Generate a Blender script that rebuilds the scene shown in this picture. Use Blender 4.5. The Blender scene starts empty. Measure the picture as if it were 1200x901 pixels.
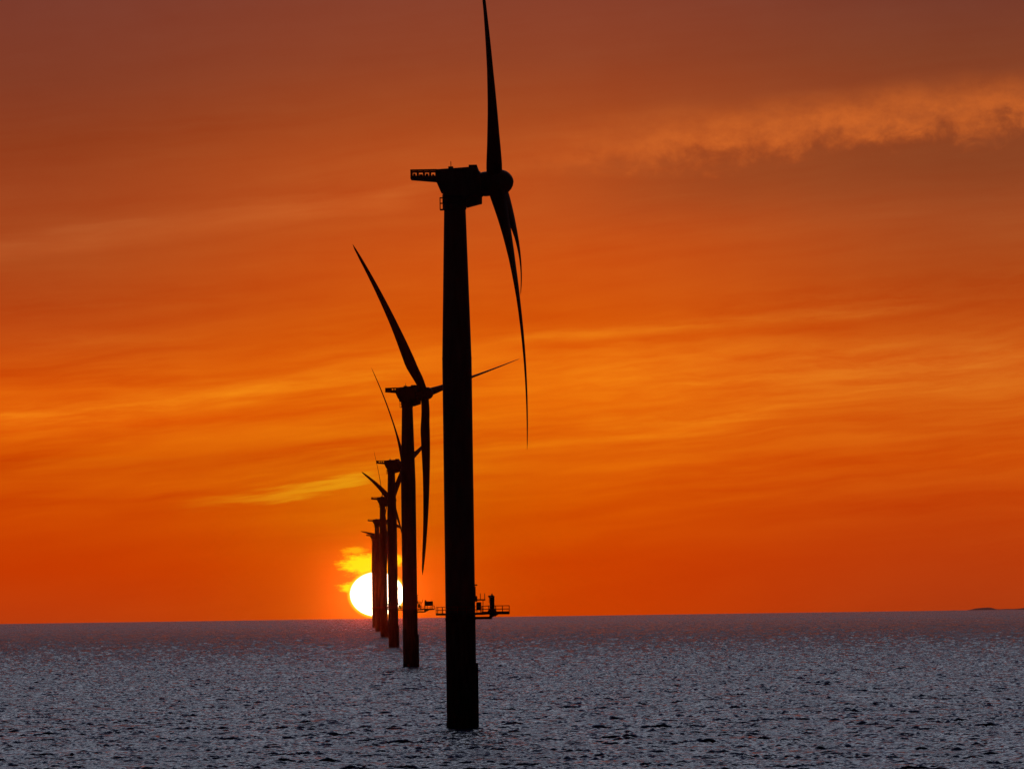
import bpy, bmesh, math, random
import numpy as np
from mathutils import Matrix, Vector

random.seed(7)
scene = bpy.context.scene
COL = scene.collection
rad = math.radians

# ------------------------------------------------------------------ measures
F = 6600.0            # focal length in photo pixels (1200 wide)
R_EARTH = 7.4e6       # with refraction
H_CAM = 24.2
ROLL = 0.81
PITCH = math.degrees(math.atan(255.0 / F))
D1 = 1090.0           # spacing of the row = distance of the first turbine


def lin(c):
    out = []
    for v in c:
        v /= 255.0
        out.append(v / 12.92 if v <= 0.04045 else ((v + 0.055) / 1.055) ** 2.4)
    return tuple(out)


def unroll(x, y):
    s, c = math.sin(rad(ROLL)), math.cos(rad(ROLL))
    dx, dy = x - 600.0, y - 450.5
    return dx * c - dy * s, 450.5 + dx * s + dy * c


# ------------------------------------------------------------------ materials
def new_mat(name):
    m = bpy.data.materials.new(name)
    m.use_nodes = True
    nt = m.node_tree
    return m, nt, nt.nodes["Principled BSDF"]


def paint(name, col, rough=0.55, var=0.25, scale=0.35, spec=0.12):
    m, nt, b = new_mat(name)
    tc = nt.nodes.new("ShaderNodeTexCoord")
    mp = nt.nodes.new("ShaderNodeMapping")
    mp.inputs["Scale"].default_value = (scale * 3, scale * 3, scale * 0.4)
    nz = nt.nodes.new("ShaderNodeTexNoise")
    nz.inputs["Scale"].default_value = 1.0
    nz.inputs["Detail"].default_value = 6
    rp = nt.nodes.new("ShaderNodeValToRGB")
    rp.color_ramp.elements[0].position = 0.3
    rp.color_ramp.elements[1].position = 0.7
    rp.color_ramp.elements[0].color = tuple(c * (1 - var) for c in col) + (1,)
    rp.color_ramp.elements[1].color = tuple(min(1, c * (1 + var)) for c in col) + (1,)
    nt.links.new(tc.outputs["Object"], mp.inputs["Vector"])
    nt.links.new(mp.outputs["Vector"], nz.inputs["Vector"])
    nt.links.new(nz.outputs["Fac"], rp.inputs["Fac"])
    nt.links.new(rp.outputs["Color"], b.inputs["Base Color"])
    b.inputs["Roughness"].default_value = rough
    b.inputs["Specular IOR Level"].default_value = spec
    return m


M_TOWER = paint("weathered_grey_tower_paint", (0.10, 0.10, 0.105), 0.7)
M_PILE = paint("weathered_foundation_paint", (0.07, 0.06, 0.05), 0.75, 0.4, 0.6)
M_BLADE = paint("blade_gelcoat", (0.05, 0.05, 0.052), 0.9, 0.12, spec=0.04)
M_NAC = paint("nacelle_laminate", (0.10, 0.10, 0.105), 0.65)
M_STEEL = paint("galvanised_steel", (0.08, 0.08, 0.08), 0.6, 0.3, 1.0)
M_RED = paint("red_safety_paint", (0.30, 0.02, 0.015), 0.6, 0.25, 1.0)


# ------------------------------------------------------------------ mesh helpers
def box(bm, x0, x1, y0, y1, z0, z1):
    vs = [bm.verts.new(p) for p in ((x0, y0, z0), (x1, y0, z0), (x1, y1, z0), (x0, y1, z0),
                                    (x0, y0, z1), (x1, y0, z1), (x1, y1, z1), (x0, y1, z1))]
    for f in ((0, 3, 2, 1), (4, 5, 6, 7), (0, 1, 5, 4), (1, 2, 6, 5), (2, 3, 7, 6), (3, 0, 4, 7)):
        bm.faces.new([vs[i] for i in f])


def rings(bm, loops, cap=True):
    n = len(loops[0])
    vv = [[bm.verts.new(p) for p in lp] for lp in loops]
    for a, b in zip(vv[:-1], vv[1:]):
        for i in range(n):
            j = (i + 1) % n
            bm.faces.new((a[i], a[j], b[j], b[i]))
    if cap:
        bm.faces.new(vv[0][::-1])
        bm.faces.new(vv[-1])


def lathe(bm, prof, n=48, axis='z', cx=0, cy=0, cz=0):
    loops = []
    for r, h in prof:
        lp = []
        for i in range(n):
            t = 2 * math.pi * i / n
            a, b = r * math.cos(t), r * math.sin(t)
            lp.append((cx + a, cy + b, cz + h) if axis == 'z' else (cx + h, cy + a, cz + b))
        loops.append(lp)
    rings(bm, loops)


def tube(bm, p0, p1, r, n=8):
    p0, p1 = Vector(p0), Vector(p1)
    d = (p1 - p0).normalized()
    u = d.orthogonal().normalized()
    v = d.cross(u)
    rings(bm, [[p + r * (math.cos(2 * math.pi * i / n) * u + math.sin(2 * math.pi * i / n) * v)
                for i in range(n)] for p in (p0, p1)])


def rail(bm, pts, h=1.2, r=0.06, gap=1.3, mid=(0.5,), posts=True):
    """railing along a polyline: posts, top rail, mid rails, toe bar"""
    for a, b in zip(pts[:-1], pts[1:]):
        a, b = Vector(a), Vector(b)
        k = max(1, round((b - a).length / gap))
        for i in range(k + 1):
            p = a.lerp(b, i / k)
            tube(bm, p, p + Vector((0, 0, h)), r, 6)
        for q in (1.0,) + tuple(mid):
            tube(bm, a + Vector((0, 0, h * q)), b + Vector((0, 0, h * q)), r, 6)


def obj(name, bm, mat, parent=None, smooth=None, bevel=0.0):
    if bevel:
        bmesh.ops.bevel(bm, geom=[e for e in bm.edges], offset=bevel, segments=2,
                        profile=0.6, affect='EDGES', clamp_overlap=True)
    bmesh.ops.recalc_face_normals(bm, faces=bm.faces[:])
    me = bpy.data.meshes.new(name)
    bm.to_mesh(me)
    bm.free()
    me.materials.append(mat)
    if smooth is not None:
        me.polygons.foreach_set("use_smooth", [True] * len(me.polygons))
        me.set_sharp_from_angle(angle=rad(smooth))
    o = bpy.data.objects.new(name, me)
    COL.objects.link(o)
    if parent:
        o.parent = parent
    return o


# ------------------------------------------------------------------ turbine
HUB_Z = 105.5
BLADE_L = 74.6
TILT = -6.0
HUB_U = 7.75


def interp(t, tab):
    for (a, va), (b, vb) in zip(tab[:-1], tab[1:]):
        if t <= b:
            k = (t - a) / (b - a)
            return va + (vb - va) * k
    return tab[-1][1]


def blade_mesh(pitch=2.0):
    bm = bmesh.new()
    chord = [(0, 3.1), (.05, 3.1), (.12, 3.9), (.2, 4.6), (.3, 4.2), (.45, 3.3), (.7, 2.2), (.9, 1.35), (.97, .8), (1, .12)]
    thick = [(0, 3.1), (.05, 3.05), (.12, 2.45), (.2, 1.75), (.3, 1.15), (.45, .66), (.7, .36), (.9, .2), (.97, .12), (1, .03)]
    twist = [(0, 14), (.1, 14), (.3, 8), (.5, 4), (.8, 1), (1, -1)]
    n, loops = 20, []
    st = [0.018, .03, .05, .08, .1, .12, .15, .18, .21, .25, .3, .35, .4, .45, .5, .56, .62, .68, .74, .8, .85, .9, .94, .97, .99, 1.0]
    for t in st:
        c, h, tw = interp(t, chord), interp(t, thick), rad(interp(t, twist) + pitch)
        k = min(1.0, max(0.0, (t - .05) / .14))
        k = k * k * (3 - 2 * k)
        off = 7.26 * t * (1 - t)
        lp = []
        for i in range(n):
            a = 2 * math.pi * i / n
            ex, ey = h / 2 * math.sin(a), c / 2 * math.cos(a)
            s = (1 + math.cos(a)) / 2                    # 1 at the leading edge, 0 at the trailing edge
            ax = math.copysign(1, math.sin(a)) * abs(math.sin(a)) * h / 2 * (0.35 + 1.0 * s) if abs(math.sin(a)) > 1e-9 else 0
            ay = ey - c * 0.2
            x, y = ex * (1 - k) + ax * k, ey * (1 - k) + ay * k
            lp.append((off + x * math.cos(tw) - y * math.sin(tw), x * math.sin(tw) + y * math.cos(tw), t * BLADE_L))
        loops.append(lp)
    rings(bm, loops)
    bmesh.ops.recalc_face_normals(bm, faces=bm.faces[:])
    me = bpy.data.meshes.new("blade")
    bm.to_mesh(me)
    bm.free()
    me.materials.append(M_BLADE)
    me.polygons.foreach_set("use_smooth", [True] * len(me.polygons))
    return me


def rotor_matrix(yaw, phase=None, cone=0.0):
    m = Matrix.Rotation(rad(yaw), 4, 'Z') @ Matrix.Translation((HUB_U, 0, HUB_Z)) @ Matrix.Rotation(rad(TILT), 4, 'Y')
    if phase is not None:
        m = m @ Matrix.Rotation(rad(phase), 4, 'X') @ Matrix.Rotation(rad(cone), 4, 'Y')
    return m


NAC_PARTS = ("nacelle", "hoist_platform", "service_cage", "yaw_collar")


def make_turbine():
    root = bpy.data.objects.new("wind_turbine", None)
    COL.objects.link(root)
    # foundation pile
    bm = bmesh.new()
    lathe(bm, [(2.98, -6), (2.98, 1.6), (2.9, 1.7), (2.9, 21.0), (3.0, 21.05), (3.0, 21.3), (2.9, 21.35), (2.9, 21.9)], 56)
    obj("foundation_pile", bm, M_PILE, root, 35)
    # tower
    bm = bmesh.new()
    prof = [(2.87, 21.9), (2.87, 46.0), (2.9, 46.02), (2.9, 46.2), (2.86, 46.22), (2.85, 71.5), (2.88, 71.52), (2.88, 71.7),
            (2.84, 71.72), (2.1, 100.4)]
    lathe(bm, prof, 56)
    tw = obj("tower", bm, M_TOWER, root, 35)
    bm = bmesh.new()
    box(bm, 2.83, 3.02, -0.55, 0.55, 25.05, 27.4)
    box(bm, 2.83, 3.35, -0.7, 0.7, 27.6, 27.85)
    obj("tower_door", bm, M_STEEL, tw)
    # work platform
    bm = bmesh.new()
    lathe(bm, [(4.75, 21.95), (4.75, 22.35)], 16)
    box(bm, 3.0, 9.5, -2.6, 2.6, 22.0, 22.42)
    for y in (-2.0, 2.0):
        box(bm, 2.4, 6.1, y - .2, y + .2, 21.1, 21.6)
        tube(bm, (5.6, y, 21.4), (7.2, y, 22.05), .16)
    box(bm, 5.6, 6.9, -1.9, 1.9, 21.6, 22.0)
    wp = obj("work_platform", bm, M_STEEL, root)
    bm = bmesh.new()
    z = 22.4
    rail(bm, [(4.2, -2.55, z), (9.45, -2.55, z), (9.45, 2.55, z), (4.2, 2.55, z)], 1.25, .075, 1.35, (.5, .08))
    ring = [(4.68 * math.cos(rad(a)), 4.68 * math.sin(rad(a)), 22.35) for a in range(33, 328, 21)]
    rail(bm, ring, 1.2, .06, 1.7, (.5,))
    obj("railing", bm, M_RED, wp)
    bm = bmesh.new()
    box(bm, 3.1, 4.05, -1.0, 1.0, 22.85, 24.4)
    for y in (-.85, .85):
        for x in (3.2, 3.95):
            box(bm, x - .06, x + .06, y - .06, y + .06, 22.42, 22.85)
    obj("equipment_cabinet", bm, M_STEEL, wp)
    bm = bmesh.new()
    box(bm, 2.86, 4.85, -1.3, 1.3, 24.72, 24.98)
    for p in ((4.75, -1.25), (4.75, 1.25), (3.9, -1.25)):
        tube(bm, (p[0], p[1], 24.98), (p[0], p[1], 26.1), .07, 6)
    tube(bm, (4.75, -1.25, 26.05), (4.75, 1.25, 26.05), .06, 6)
    tube(bm, (4.4, 0, 22.4), (4.4, 0, 24.72), .07, 6)
    box(bm, 2.86, 3.3, -1.3, 1.3, 24.5, 25.6)
    obj("door_landing", bm, M_STEEL, wp)
    bm = bmesh.new()
    lathe(bm, [(.85, 0), (.85, .35), (.5, .7), (.47, .8), (.47, 2.9), (.52, 2.92), (.52, 3.05), (.3, 3.3), (.14, 3.35), (.12, 3.65)], 20,
          cx=6.15, cy=-.6, cz=22.4)
    tube(bm, (6.15, -.6, 25.2), (5.6, -4.1, 25.5), .2, 10)
    tube(bm, (5.6, -4.1, 25.5), (5.6, -4.1, 24.2), .05, 6)
    obj("davit_crane", bm, M_STEEL, wp, 40)
    # boat landing
    bm = bmesh.new()
    for y in (-.75, .75):
        tube(bm, (3.08, y, -3), (3.08, y, 12.7), .21, 10)
        for zz in (1.5, 5.5, 9.5, 12.4):
            tube(bm, (2.85, y, zz), (3.08, y, zz), .14, 8)
    for k in range(26):
        tube(bm, (3.06, -.3, .3 + k * .46), (3.06, .3, .3 + k * .46), .03, 5)
    for y in (-.3, .3):
        tube(bm, (3.06, y, -.5), (3.06, y, 12.2), .045, 6)
    obj("boat_landing", bm, M_PILE, root)
    # ---- parts that turn with the nacelle (built along +X, origin at the tower base)
    zb = HUB_Z
    bm = bmesh.new()
    lathe(bm, [(2.1, 100.35), (2.25, 100.5), (2.25, 101.5), (2.4, 101.6), (2.4, 103.4)], 40)
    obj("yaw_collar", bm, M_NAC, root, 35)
    bm = bmesh.new()
    side = [(-3.45, 2.72), (-1.0, 2.84), (2.7, 3.08), (4.6, 2.95), (4.95, 1.9), (4.95, -2.5), (2.6, -2.9), (2.2, -3.2), (-2.0, -3.0), (-2.2, -1.95), (-2.6, -1.75), (-3.5, 0.35)]
    prof_y = [(-2.9, .82), (-2.55, .97), (-1.6, 1.0), (1.6, 1.0), (2.55, .97), (2.9, .82)]
    rings(bm, [[(u * (0.9 + .1 * k if y else 1), y, zb + (w * k)) for u, w in side] for y, k in prof_y])
    gl = [(2.5, 2.0), (2.8, 2.1), (2.9, 2.3), (2.9, 4.7), (2.75, 5.0), (2.2, 5.2), (2.2, 5.5)]
    lathe(bm, gl, 40, 'x', cz=zb - .45)
    # generator underside housing, tilted with the rotor
    rings(bm, [[(2.3, y, zb - 4.7), (5.25, y, zb - 3.96), (5.3, y, zb - 2.4), (2.3, y, zb - 2.4)] for y in (-1.5, 1.5)])
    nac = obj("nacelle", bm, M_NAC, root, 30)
    bm = bmesh.new()
    box(bm, 2.85, 4.45, -2.0, 2.0, zb + 2.9, zb + 3.46)
    obj("cooler", bm, M_NAC, nac, bevel=.06)
    bm = bmesh.new()
    box(bm, -1.15, -.2, -.6, .6, zb + 2.7, zb + 3.3)
    tube(bm, (-.65, 0, zb + 3.3), (-.65, 0, zb + 4.3), .07, 6)
    tube(bm, (-.65, -.5, zb + 3.7), (-.65, .5, zb + 3.7), .04, 6)
    obj("wind_mast", bm, M_STEEL, nac)
    bm = bmesh.new()
    rings(bm, [[(-8.45, y, zb + .92), (-3.3, y, zb + .42), (-3.3, y, zb + 1.42), (-8.45, y, zb + 1.48)] for y in (-2.4, 2.4)])
    hp = obj("hoist_platform", bm, M_NAC, root)
    bm = bmesh.new()
    zt = zb + 1.45
    for y in (-2.35, 2.35):
        for x in (-8.3, -7.1, -5.9, -4.7, -3.5):
            box(bm, x - .13, x + .13, y - .05, y + .05, zt - .02, zb + 2.4)
        box(bm, -8.45, -3.3, y - .06, y + .06, zb + 2.36, zb + 2.7)
    box(bm, -8.44, -8.3, -2.27, 2.27, zt, zb + 2.68)
    obj("railing", bm, M_RED, hp)
    bm = bmesh.new()
    for x, s, hh in ((-7.75, .22, .55), (-6.5, .3, .4), (-5.3, .24, .5), (-4.1, .2, .35)):
        box(bm, x - s, x + s, -.9, .9, zt - .03, zt + hh)
    obj("winch_gear", bm, M_STEEL, hp)
    bm = bmesh.new()
    for y in (-.8, .8):
        for x in (-2.85, -2.28):
            tube(bm, (x, y, zb - 5.0), (x, y, zb - 2.7), .07, 6)
        for zz in (-5.0, -3.8, -2.75):
            tube(bm, (-2.85, y, zb + zz), (-2.0, y, zb + zz), .07, 6)
    for zz in (-5.0, -2.75):
        tube(bm, (-2.85, -.8, zb + zz), (-2.85, .8, zb + zz), .07, 6)
    box(bm, -2.88, -2.1, -.85, .85, zb - 5.15, zb - 4.98)
    obj("service_cage", bm, M_RED, root)
    # rotor
    bm = bmesh.new()
    lathe(bm, [(1.9, -2.6), (2.3, -2.45), (2.4, -2.0), (2.42, 0), (2.42, 1.3), (2.3, 2.0), (2.0, 2.6), (1.55, 3.1), (.95, 3.5), (.3, 3.7), (.02, 3.72)], 40, 'x')
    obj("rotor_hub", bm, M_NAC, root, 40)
    me = blade_mesh()
    for k in range(3):
        b = bpy.data.objects.new("blade", me)
        COL.objects.link(b)
        b.parent = root
    return root


def pose(root, yaw, phase, cone, mesh=None):
    k = 0
    for ch in root.children:
        base = ch.name.split('.')[0]
        if base in NAC_PARTS:
            ch.matrix_local = Matrix.Rotation(rad(yaw), 4, 'Z')
        elif base == "rotor_hub":
            ch.matrix_local = rotor_matrix(yaw, phase)
        elif base == "blade":
            ch.matrix_local = rotor_matrix(yaw, phase + 120 * k, cone)
            if mesh:
                ch.data = mesh
            k += 1


def copy_tree(o, parent=None):
    c = o.copy()
    COL.objects.link(c)
    if parent:
        c.parent = parent
    for ch in list(o.children):
        copy_tree(ch, c)
    return c


ROW = [  # photo x, y at the waterline, yaw from the line of sight, rotor phase, cone, label
    (541.5, 853.0, -2.0, 16.0, 0.9, "nearest and tallest offshore wind turbine, its upper blade reaching past the top of the photo"),
    (481.5, 780.0, -30.0, 42.0, 3.0, "second wind turbine, one blade up left, one hanging straight down beside its tower"),
    (461.5, 757.0, -13.0, 42.5, -1.0, "third wind turbine from the front, its thin bent blade rising left behind the second tower"),
    (450.5, 745.0, -20.0, 74.0, 3.0, "fourth wind turbine from the front, short blade leaning far left just above its rear platform"),
    (443.5, 739.0, -13.0, 23.0, 3.0, "fifth wind turbine from the front, faint hair-thin blade rising beside the third tower"),
    (439.5, 735.0, -20.0, 86.0, 3.0, "farthest wind turbine at the left end of the row, its left blade almost level"),
]
FEATHERED, HALF = blade_mesh(-90.0), blade_mesh(-38.0)
first = make_turbine()
turbines = [first] + [copy_tree(first) for _ in ROW[1:]]
for i, (t, (px, py, yaw, ph, cone, lab)) in enumerate(zip(turbines, ROW)):
    X, V = unroll(px, py)
    az = X / F
    d = D1 * (i + 1)
    t.location = (d * math.sin(az), d * math.cos(az), -d * d / (2 * R_EARTH))
    t["label"] = lab
    t["category"] = "wind turbine"
    t["group"] = "offshore wind turbines standing in a row"
    pose(t, yaw - math.degrees(az), ph, cone, {1: FEATHERED, 3: HALF}.get(i))
# the second turbine carries a raised container instead of the davit crane
for ch in turbines[1].children:
    if ch.name.startswith("work_platform"):
        for s in list(ch.children):
            if s.name.startswith("davit_crane"):
                bpy.data.objects.remove(s)
        bm = bmesh.new()
        box(bm, 5.7, 8.9, -1.2, 1.2, 23.75, 25.4)
        for x in (5.85, 8.75):
            for y in (-1.05, 1.05):
                box(bm, x - .1, x + .1, y - .1, y + .1, 22.42, 23.75)
        box(bm, 5.75, 6.3, -.3, .3, 25.4, 25.9)
        obj("equipment_container", bm, M_STEEL, ch)

# ------------------------------------------------------------------ sea
SEA_R = 22000.0


def wave_tile(n, size, hs, lp, wind, seed, lmin):
    rng = np.random.default_rng(seed)
    k1 = np.fft.fftfreq(n, d=size / n) * 2 * np.pi
    kx, ky = np.meshgrid(k1, k1, indexing='ij')
    k = np.hypot(kx, ky)
    k[0, 0] = 1e-6
    kp = 2 * np.pi / lp
    S = k ** -3.6 * np.exp(-1.25 * (kp / k) ** 2)
    ang = np.arctan2(ky, kx) - wind
    S *= (0.05 + np.abs(np.cos(ang)) ** np.clip(10.0 * (kp / k) ** 0.6, 5.0, 10.0))
    S *= np.exp(-(k * lmin / (2 * np.pi)) ** 2)
    S[0, 0] = 0
    a = np.sqrt(S) * (rng.normal(size=k.shape) + 1j * rng.normal(size=k.shape))
    z = np.fft.ifft2(a).real
    z *= (hs / 4) / z.std()
    return z.astype(np.float32)


def sample(tile, size, x, y):
    n = tile.shape[0]
    u = (x / size * n) % n
    v = (y / size * n) % n
    i = np.floor(u).astype(np.int32)
    j = np.floor(v).astype(np.int32)
    fu, fv = (u - i).astype(np.float32), (v - j).astype(np.float32)
    i %= n
    j %= n
    i2, j2 = (i + 1) % n, (j + 1) % n
    return (tile[i, j] * (1 - fu) * (1 - fv) + tile[i2, j] * fu * (1 - fv) +
            tile[i, j2] * (1 - fu) * fv + tile[i2, j2] * fu * fv)


def make_sea():
    tA, tB = wave_tile(2048, 410.0, 0.48, 8.0, rad(68), 3, 0.6), wave_tile(2048, 293.0, 0.30, 4.0, rad(112), 11, 0.5)
    half = rad(8.5)
    na = 1680
    az = np.concatenate([np.linspace(-math.pi, -half, 40)[:-1], np.linspace(-half, half, na), np.linspace(half, math.pi, 40)[1:]])
    rs = [0.5, 60.0, 200.0, 400.0, 560.0, 680.0]
    r = 740.0
    while r < SEA_R:
        rs.append(r)
        r += r * 0.00037 * max(1.0, r / 2000.0) ** 0.7
    rs.append(SEA_R)
    rs = np.array(rs)
    A, Rr = np.meshgrid(az, rs, indexing='xy')        # rows: radius
    x = (Rr * np.sin(A))
    y = (Rr * np.cos(A))
    z = sample(tA, 410.0, x * 0.966 + y * 0.259, y * 0.966 - x * 0.259) + sample(tB, 293.0, x * 0.94 - y * 0.342, y * 0.94 + x * 0.342)
    g = wave_tile(512, 700.0, 1.0, 60.0, rad(90), 23, 18.0)       # wave groups
    z = z * np.clip(1.0 + 1.3 * sample(g, 700.0, x * 4.4, y * 1.1), 0.5, 1.6)
    z = z * np.where(np.abs(A) > half * 1.0001, 0.0, 1.0) - Rr ** 2 / (2 * R_EARTH)
    nr, nc = x.shape
    co = np.stack([x, y, z], -1).astype(np.float32).reshape(-1, 3)
    idx = np.arange(nr * nc, dtype=np.int32).reshape(nr, nc)
    q = np.stack([idx[:-1, :-1], idx[1:, :-1], idx[1:, 1:], idx[:-1, 1:]], -1).reshape(-1, 4)[:, ::-1]
    me = bpy.data.meshes.new("sea")
    me.vertices.add(len(co))
    me.vertices.foreach_set("co", co.ravel())
    me.loops.add(q.size)
    me.loops.foreach_set("vertex_index", np.ascontiguousarray(q).ravel())
    me.polygons.add(len(q))
    me.polygons.foreach_set("loop_start", np.arange(0, q.size, 4, dtype=np.int32))
    me.polygons.foreach_set("use_smooth", np.ones(len(q), dtype=bool))
    me.update(calc_edges=True)
    m, nt, b = new_mat("sea_water")
    b.inputs["Base Color"].default_value = (0.008, 0.016, 0.065, 1)
    tc = nt.nodes.new("ShaderNodeTexCoord")
    ln = nt.nodes.new("ShaderNodeVectorMath")
    ln.operation = 'LENGTH'
    nt.links.new(tc.outputs["Object"], ln.inputs[0])
    rm = nt.nodes.new("ShaderNodeMapRange")      # far water: waves too small for the mesh become roughness
    rm.inputs["From Min"].default_value = 1500
    rm.inputs["From Max"].default_value = 8000
    rm.inputs["To Min"].default_value = 0.13
    rm.inputs["To Max"].default_value = 0.27
    nt.links.new(ln.outputs["Value"], rm.inputs["Value"])
    mw = nt.nodes.new("ShaderNodeMapping")       # wind streaks: rougher and smoother water, drawn out along the wind
    mw.inputs["Scale"].default_value = (0.11, 0.0075, 1.0)
    nt.links.new(tc.outputs["Object"], mw.inputs["Vector"])
    nw = nt.nodes.new("ShaderNodeTexNoise")
    nw.inputs["Scale"].default_value = 1.0
    nw.inputs["Detail"].default_value = 6
    nw.inputs["Roughness"].default_value = 0.72
    nt.links.new(mw.outputs["Vector"], nw.inputs["Vector"])
    rw = nt.nodes.new("ShaderNodeMapRange")
    rw.inputs["From Min"].default_value = 0.35
    rw.inputs["From Max"].default_value = 0.65
    rw.inputs["To Min"].default_value = -0.06
    rw.inputs["To Max"].default_value = 0.06
    nt.links.new(nw.outputs["Fac"], rw.inputs["Value"])
    ra = nt.nodes.new("ShaderNodeMath")
    ra.operation = 'ADD'
    nt.links.new(rm.outputs["Result"], ra.inputs[0])
    nt.links.new(rw.outputs["Result"], ra.inputs[1])
    nt.links.new(ra.outputs[0], b.inputs["Roughness"])
    bs = nt.nodes.new("ShaderNodeMapRange")
    bs.inputs["From Min"].default_value = 0.35
    bs.inputs["From Max"].default_value = 0.65
    bs.inputs["To Min"].default_value = 0.35
    bs.inputs["To Max"].default_value = 1.0
    nt.links.new(nw.outputs["Fac"], bs.inputs["Value"])
    b.inputs["IOR"].default_value = 1.333
    mp = nt.nodes.new("ShaderNodeMapping")
    mp.inputs["Scale"].default_value = (0.6, 1.0, 1.0)
    nt.links.new(tc.outputs["Object"], mp.inputs["Vector"])
    n1 = nt.nodes.new("ShaderNodeTexNoise")
    n1.inputs["Scale"].default_value = 0.6
    n1.inputs["Detail"].default_value = 5
    n1.inputs["Roughness"].default_value = 0.6
    bp = nt.nodes.new("ShaderNodeBump")
    bp.inputs["Strength"].default_value = 1.0
    bp.inputs["Distance"].default_value = 0.25
    nt.links.new(mp.outputs["Vector"], n1.inputs["Vector"])
    nt.links.new(n1.outputs["Fac"], bp.inputs["Height"])
    nt.links.new(bs.outputs["Result"], bp.inputs["Strength"])
    nt.links.new(bp.outputs["Normal"], b.inputs["Normal"])
    me.materials.append(m)
    o = bpy.data.objects.new("sea", me)
    COL.objects.link(o)
    o["kind"] = "structure"
    return o


make_sea()

# ------------------------------------------------------------------ far hills behind the horizon, right edge
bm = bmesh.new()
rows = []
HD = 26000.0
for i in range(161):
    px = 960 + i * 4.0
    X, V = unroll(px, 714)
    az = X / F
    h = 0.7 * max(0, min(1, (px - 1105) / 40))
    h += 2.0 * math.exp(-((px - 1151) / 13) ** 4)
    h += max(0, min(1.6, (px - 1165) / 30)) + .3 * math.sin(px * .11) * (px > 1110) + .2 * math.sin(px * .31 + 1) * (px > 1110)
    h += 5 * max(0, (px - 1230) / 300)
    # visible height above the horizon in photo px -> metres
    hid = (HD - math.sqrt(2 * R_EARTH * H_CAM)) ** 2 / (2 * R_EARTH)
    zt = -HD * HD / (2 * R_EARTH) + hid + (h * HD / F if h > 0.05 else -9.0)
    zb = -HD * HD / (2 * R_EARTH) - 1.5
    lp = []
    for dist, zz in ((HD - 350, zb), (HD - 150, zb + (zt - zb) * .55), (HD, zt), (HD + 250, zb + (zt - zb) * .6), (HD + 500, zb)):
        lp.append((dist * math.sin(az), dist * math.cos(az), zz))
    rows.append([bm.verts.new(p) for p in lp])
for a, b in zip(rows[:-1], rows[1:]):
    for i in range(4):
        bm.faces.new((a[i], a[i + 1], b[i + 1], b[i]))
m, nt, b = new_mat("haze_tinted_hillside")
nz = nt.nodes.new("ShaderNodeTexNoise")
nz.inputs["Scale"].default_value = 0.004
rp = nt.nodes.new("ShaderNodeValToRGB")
rp.color_ramp.elements[0].color = (.50, .22, .10, 1)  # reddish brown puts the orange haze into the hill colour
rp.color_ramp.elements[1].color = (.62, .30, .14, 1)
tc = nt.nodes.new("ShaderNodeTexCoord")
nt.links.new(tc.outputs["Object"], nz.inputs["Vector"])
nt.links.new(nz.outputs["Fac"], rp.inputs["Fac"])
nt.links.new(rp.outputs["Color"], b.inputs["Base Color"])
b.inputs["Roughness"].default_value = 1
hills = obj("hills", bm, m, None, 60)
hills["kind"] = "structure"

# ------------------------------------------------------------------ haze
SUN_X, SUN_V = unroll(442, 696)
SUN_AZ = SUN_X / F
SUN_EL = (705.5 - SUN_V) / F
bm = bmesh.new()
box(bm, -27000, 27000, -27000, 27000, -52, 260)
m = bpy.data.materials.new("sea_air")
m.use_nodes = True
nt = m.node_tree
nt.nodes.remove(nt.nodes["Principled BSDF"])
pv = nt.nodes.new("ShaderNodeVolumePrincipled")
pv.inputs["Color"].default_value = (1.0, 0.35, 0.15, 1)
pv.inputs["Density"].default_value = 7e-6
pv.inputs["Anisotropy"].default_value = 0.994
nt.links.new(pv.outputs["Volume"], nt.nodes["Material Output"].inputs["Volume"])
hz = obj("haze", bm, m)
hz["kind"] = "stuff"

# ------------------------------------------------------------------ sun lamp
ld = bpy.data.lights.new("sun", 'SUN')
ld.energy = 0.0035
ld.angle = rad(0.53)
ld.color = (1.0, 0.12, 0.01)
lo = bpy.data.objects.new("sun", ld)
COL.objects.link(lo)
sd = Vector((math.sin(SUN_AZ) * math.cos(SUN_EL), math.cos(SUN_AZ) * math.cos(SUN_EL), math.sin(SUN_EL)))
lo.rotation_euler = sd.to_track_quat('Z', 'Y').to_euler()
lo.location = (0, 0, 400)

# ------------------------------------------------------------------ sky
w = bpy.data.worlds.new("World")
scene.world = w
w.use_nodes = True
nt = w.node_tree
nt.nodes.clear()
N, L = nt.nodes.new, nt.links.new


class E:
    """tiny expression builder over math nodes"""
    def __init__(s, v): s.v = v
    def __add__(a, b): return mth('ADD', a, b)
    def __radd__(a, b): return mth('ADD', b, a)
    def __sub__(a, b): return mth('SUBTRACT', a, b)
    def __rsub__(a, b): return mth('SUBTRACT', b, a)
    def __mul__(a, b): return mth('MULTIPLY', a, b)
    def __rmul__(a, b): return mth('MULTIPLY', b, a)
    def __truediv__(a, b): return mth('DIVIDE', a, b)


def plug(sock, v):
    if isinstance(v, E):
        L(v.v, sock)
    else:
        sock.default_value = v


def mth(op, a, b=None):
    n = N("ShaderNodeMath")
    n.operation = op
    plug(n.inputs[0], a)
    if b is not None:
        plug(n.inputs[1], b)
    return E(n.outputs[0])


def smooth(x, a, b, lo=0.0, hi=1.0):
    n = N("ShaderNodeMapRange")
    n.interpolation_type = 'SMOOTHSTEP'
    plug(n.inputs["Value"], x)
    if a > b:
        a, b, lo, hi = b, a, hi, lo
    n.inputs["From Min"].default_value = a
    n.inputs["From Max"].default_value = b
    n.inputs["To Min"].default_value = lo
    n.inputs["To Max"].default_value = hi
    return E(n.outputs["Result"])


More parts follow.
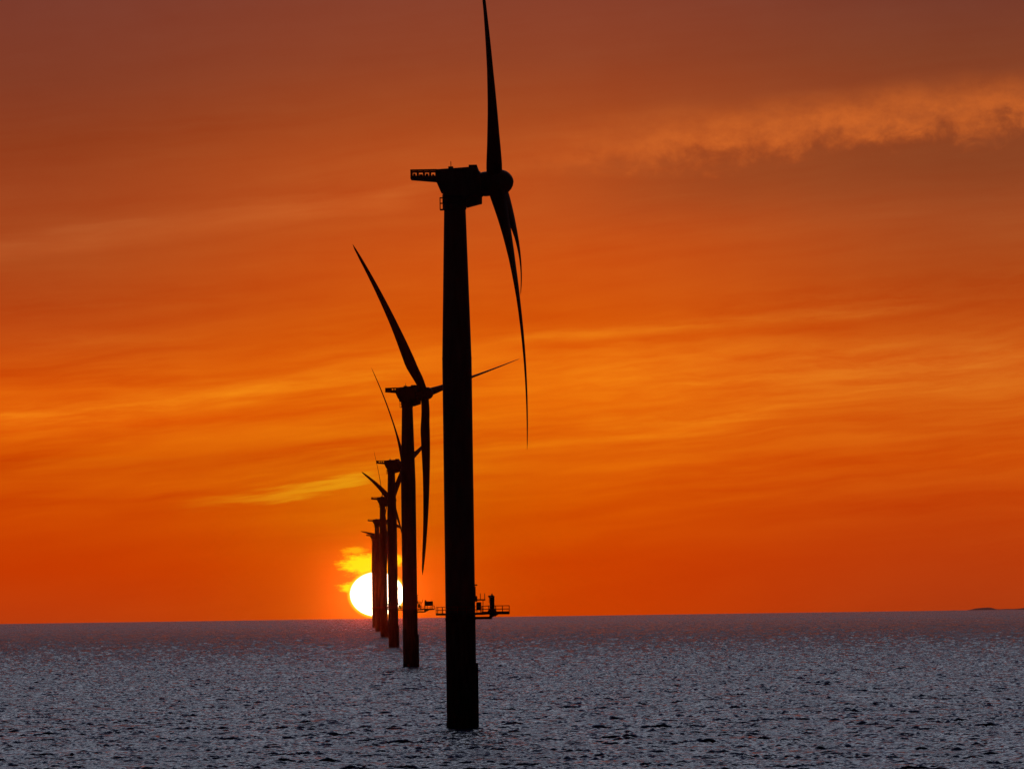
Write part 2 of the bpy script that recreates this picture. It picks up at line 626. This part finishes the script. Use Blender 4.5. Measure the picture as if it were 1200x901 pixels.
def noise(x, y, z=0.0, detail=4.0, rough=0.55, dist=0.0):
    c = N("ShaderNodeCombineXYZ")
    plug(c.inputs[0], x)
    plug(c.inputs[1], y)
    plug(c.inputs[2], z)
    n = N("ShaderNodeTexNoise")
    n.inputs["Scale"].default_value = 1.0
    n.inputs["Detail"].default_value = detail
    n.inputs["Roughness"].default_value = rough
    n.inputs["Distortion"].default_value = dist
    L(c.outputs[0], n.inputs["Vector"])
    return E(n.outputs["Fac"])


def mixc(f, a, b, mode='MIX'):
    n = N("ShaderNodeMix")
    n.data_type = 'RGBA'
    n.blend_type = mode
    n.clamp_factor = True
    plug(n.inputs["Factor"], f)
    for s, v in ((n.inputs[6], a), (n.inputs[7], b)):
        if isinstance(v, E):
            L(v.v, s)
        else:
            s.default_value = tuple(v) + (1,)
    return E(n.outputs[2])


def ramp(fac, stops):
    n = N("ShaderNodeValToRGB")
    cr = n.color_ramp
    cr.interpolation = 'B_SPLINE' if False else 'LINEAR'
    while len(cr.elements) < len(stops):
        cr.elements.new(0.5)
    for e, (p, c) in zip(cr.elements, stops):
        e.position = p
        e.color = tuple(c) + (1,)
    plug(n.inputs["Fac"], fac)
    return E(n.outputs["Color"])


tc = N("ShaderNodeTexCoord")
sp = N("ShaderNodeSeparateXYZ")
L(tc.outputs["Generated"], sp.inputs[0])
dx, dy, dz = E(sp.outputs[0]), E(sp.outputs[1]), E(sp.outputs[2])
azn = mth('ARCTAN2', dx, dy)
eln = mth('ARCSINE', dz)
X = azn * F
V = 705.5 - eln * F
Vr = (V + 100.0) / 850.0


def stops(tab):
    return [((v + 100.0) / 850.0, lin(c)) for v, c in tab]


cL = ramp(Vr, stops([(-100, (104, 54, 46)), (0, (118, 54, 42)), (90, (126, 55, 36)), (160, (138, 54, 26)), (220, (154, 62, 28)),
                     (300, (168, 68, 26)), (350, (176, 66, 20)), (400, (192, 70, 14)), (450, (214, 84, 8)), (485, (226, 98, 10)),
                     (530, (204, 76, 2)), (530, (204, 79, 4)), (600, (199, 66, 2)), (660, (195, 57, 2)), (745, (184, 62, 18)), (660, (204, 60, 2)), (745, (192, 66, 24))]))
cC = ramp(Vr, stops([(-100, (112, 58, 48)), (0, (132, 60, 42)), (70, (142, 62, 36)), (130, (160, 68, 30)), (190, (182, 76, 28)),
                     (250, (190, 76, 24)), (310, (202, 78, 16)), (370, (208, 80, 8)), (420, (226, 98, 10)), (470, (228, 100, 8)),
                     (530, (218, 91, 6)), (590, (208, 76, 1)), (660, (200, 60, 0)), (745, (200, 60, 2))]))
cR = ramp(Vr, stops([(-100, (98, 50, 44)), (0, (112, 54, 42)), (70, (124, 58, 36)), (120, (136, 62, 34)), (200, (144, 66, 34)),
                     (260, (158, 70, 32)), (330, (172, 72, 24)), (390, (190, 78, 18)), (430, (206, 92, 22)), (480, (208, 94, 18)),
                     (540, (202, 80, 10)), (600, (190, 66, 10)), (660, (181, 60, 13)), (745, (172, 60, 20))]))
base = mixc(smooth(X, -60, -600), cC, cL)
base = mixc(smooth(X, 40, 580), base, cR)

warp = (noise(X / 300.0, V / 120.0, 3.3, 3.0) - 0.5) * 40.0
S = V + X * 0.085 + warp
n1 = noise(X / 330.0, S / 26.0, 0.0, 5.0, 0.55)
n2 = noise(X / 110.0, S / 9.0, 7.1, 5.0, 0.6)
n3 = noise(X / 90.0, V / 60.0, 1.7, 4.0, 0.55)
amp = smooth(V, 330, 450) * smooth(V, 680, 540) * 0.95 + 0.16 + smooth(V, 80, 200) * smooth(V, 420, 330) * 0.2
pm = smooth(noise(X / 260.0, S / 70.0, 17.0, 3.0), 0.35, 0.65)
st = ((n1 - 0.5) * 1.5 + (n2 - 0.5) * 1.0 * pm) * amp + (n3 - 0.5) * 0.26


def gain(col, k, r=0.28, g=1.0, b=1.0):
    c = N("ShaderNodeCombineXYZ")
    plug(c.inputs[0], mth('MAXIMUM', 1.0 + k * r, 0.0))
    plug(c.inputs[1], mth('MAXIMUM', 1.0 + k * g, 0.0))
    plug(c.inputs[2], mth('MAXIMUM', 1.0 + k * b, 0.0))
    n = N("ShaderNodeVectorMath")
    n.operation = 'MULTIPLY'
    L(col.v, n.inputs[0])
    L(c.outputs[0], n.inputs[1])
    return E(n.outputs[0])


sky = gain(base, st, 0.25, 0.9, 1.2)
# single bands and streaks of the cloud layer
def streak(x0, y0, x1, y1, th, fade, seed, rag=18.0):
    (ax, av), (bx, bv) = unroll(x0, y0), unroll(x1, y1)
    k = (bv - av) / (bx - ax)
    w = (noise(X / 120.0, V / 30.0, seed, 5.0, 0.6) - 0.5) * rag
    dd = V - (X - ax) * k - av + w
    m = smooth(mth('ABSOLUTE', dd), th, 0)
    return m * smooth(X, ax - fade, ax + fade) * smooth(X, bx + fade, bx - fade) * smooth(noise(X / 150.0, dd / 14.0, seed + 3.0, 4.0, 0.6), 0.3, 0.62)


bands = (streak(-80, 497, 320, 463, 17, 60, 31) * 0.55 + streak(150, 466, 480, 436, 15, 60, 33) * 0.40 +
         streak(590, 398, 1090, 360, 12, 60, 35) * 0.45 + streak(690, 497, 900, 484, 13, 60, 37, 30.0) * 0.40 +
         streak(680, 447, 1260, 415, 60, 150, 39, 40.0) * 0.36 + streak(620, 524, 860, 508, 9, 60, 41, 24.0) * 0.28 +
         streak(540, 440, 720, 420, 22, 60, 43) * 0.35 + streak(0, 404, 200, 396, 10, 60, 45) * 0.3)
darks = (streak(620, 408, 1000, 382, 8, 60, 51) * 0.20 + streak(860, 365, 1300, 330, 45, 120, 53, 40.0) * 0.22 +
         streak(-80, 512, 330, 486, 10, 60, 55) * 0.25 + streak(-60, 370, 330, 340, 26, 90, 57, 30.0) * 0.15 +
         streak(820, 552, 1260, 530, 26, 90, 59, 30.0) * 0.16)
sky = gain(sky, (bands - darks) * 1.0, 0.22, 1.0, 1.6)
# lit ragged cloud edge, upper right, with the darker cloud body under it
fing = (noise(X / 44.0, V / 40.0, 5.0, 6.0, 0.6, 0.3) - 0.5) * 96.0
big = (noise(X / 170.0, V / 120.0, 9.0, 2.0) - 0.5) * 34.0
d = V - (192.0 - X * 0.074) + big
lat = smooth(X, -40, 280)
lump = smooth(noise(X / 52.0, V / 34.0, 13.0, 6.0, 0.65), 0.25, 0.72)
lit = smooth(d, -62, -8) * smooth(d + fing, 26, -14) * lat * (0.35 + lump * 0.65)
drk = smooth(d + fing, -8, 30) * smooth(d, 120, 30) * lat
sky = mixc(lit * 0.80, sky, lin((216, 106, 40)))
sky = mixc(drk * 0.44, sky, lin((122, 58, 32)))
# pale veil streak, left
d2 = V + (X + 600.0) * 0.13 - 288.0 + (n1 - 0.5) * 40.0
veil = smooth(mth('ABSOLUTE', d2), 26, 0) * smooth(X, -60, -170) * (0.4 + n2 * 0.8)
sky = gain(sky, veil * 0.45, 0.35, 1.0, 1.5)
# bright wisp left of the far turbines
d3 = V + (X + 380.0) * 0.13 - 588.0 + (n2 - 0.5) * 34.0
wisp = smooth(mth('ABSOLUTE', d3), 11, 0) * smooth(X, -430, -230) * smooth(X, -150, -185)
sky = mixc(wisp * 0.42, sky, lin((244, 160, 24)))
# glow and cloud gaps around the sun
SX, SV = SUN_X, SUN_V
ddx, ddv = X - SX, V - SV
rr = mth('SQRT', ddx * ddx + ddv * ddv)
glow = mth('EXPONENT', rr * (-1.0 / 55.0))
glow2 = mth('EXPONENT', rr * (-1.0 / 230.0))
sky = gain(sky, glow * 0.6 + glow2 * 0.10, -0.35, 1.1, 0.4)
sky = gain(sky, mth('EXPONENT', rr * (-1.0 / 95.0)), 0.0, 1.3, 0.5)
wob = (noise(X / 13.0, V / 5.0, 24.0, 6.0, 0.66) - 0.5) * 2.0


def patch(px, py, hw, hh, soft=0.42):
    ux, uv = unroll(px, py)
    a, b = (X - ux) / hw, (V - uv) / hh
    return smooth(mth('SQRT', a * a + b * b) + wob, 1.0 + soft, 1.0 - soft)


yel = mth('MAXIMUM', patch(428, 661, 27, 11.0), patch(412, 688, 13, 5.2))
yel = mth('MAXIMUM', yel, patch(416, 645, 13, 3.6) * 0.45)
yel = mth('MAXIMUM', yel, patch(467, 656, 4.5, 6) * 0.9)
sky = mixc(yel, sky, lin((255, 238, 10)))
e1, e2 = ddx / 31.5, ddv / 25.8
er = mth('SQRT', e1 * e1 + e2 * e2)
sky = mixc(smooth(er, 1.16, 1.0), sky, lin((255, 214, 20)))
disc = smooth(er, 1.03, 0.94)
sky = mixc(disc, sky, (6.0, 5.0, 3.2))

# above the frame: invented pale grey band, dark over it, added for the sea's reflections
deg = eln * (180.0 / math.pi)
up = ramp(smooth(deg, 0, 90) if False else deg / 90.0,
          [(0.0, lin((112, 58, 48))), (.075, lin((108, 56, 48))), (.095, (.09, .035, .032)), (.14, (.05, .045, .065)), (.22, (.12, .15, .24)), (.275, (0.84, 0.90, 1.08)), (.335, (0.84, 0.90, 1.08)), (.40, (.19, .22, .38)),
           (.50, (.03, .04, .12)),
           (.6, (.025, .03, .055)), (1.0, (.012, .014, .024))])
sky = mixc(smooth(deg, 6.4, 7.2), sky, up)
# unseen sides and back dimmed so the towers stay black
fr = smooth(mth('ABSOLUTE', azn), rad(55), rad(15), 0.012, 1.0)
sky = mixc(1.0, sky, (0, 0, 0), 'ADD')
n = N("ShaderNodeVectorMath")
n.operation = 'SCALE'
L(sky.v, n.inputs[0])
L(fr.v, n.inputs["Scale"])
bg = N("ShaderNodeBackground")
L(n.outputs[0], bg.inputs["Color"])
bg.inputs["Strength"].default_value = 1.0
# clear-air twilight underneath the clouds
nk = N("ShaderNodeTexSky")
nk.sky_type = 'NISHITA'
nk.sun_disc = False
nk.sun_elevation = SUN_EL
nk.sun_rotation = SUN_AZ
bg2 = N("ShaderNodeBackground")
L(nk.outputs[0], bg2.inputs["Color"])
bg2.inputs["Strength"].default_value = 0.003
ad = N("ShaderNodeAddShader")
L(bg.outputs[0], ad.inputs[0])
L(bg2.outputs[0], ad.inputs[1])
ow = N("ShaderNodeOutputWorld")
L(ad.outputs[0], ow.inputs["Surface"])

# ------------------------------------------------------------------ camera and render settings
cd = bpy.data.cameras.new("camera")
cd.sensor_width = 36.0
cd.lens = 36.0 * F / 1200.0
cd.clip_start = 1.0
cd.clip_end = 80000.0
cam = bpy.data.objects.new("camera", cd)
COL.objects.link(cam)
cam.matrix_world = (Matrix.Translation((0, 0, H_CAM)) @ Matrix.Rotation(rad(90 + PITCH), 4, 'X') @ Matrix.Rotation(rad(-ROLL), 4, 'Z'))
scene.camera = cam

vs = scene.view_settings
vs.view_transform = 'Standard'
vs.look = 'None'
vs.exposure = 0.0
vs.gamma = 1.0
cy = scene.cycles
cy.max_bounces = 5
cy.diffuse_bounces = 2
cy.glossy_bounces = 3
cy.volume_bounces = 0
cy.use_denoising = True
cy.denoiser = 'OPENIMAGEDENOISE'
cy.denoising_prefilter = 'ACCURATE'
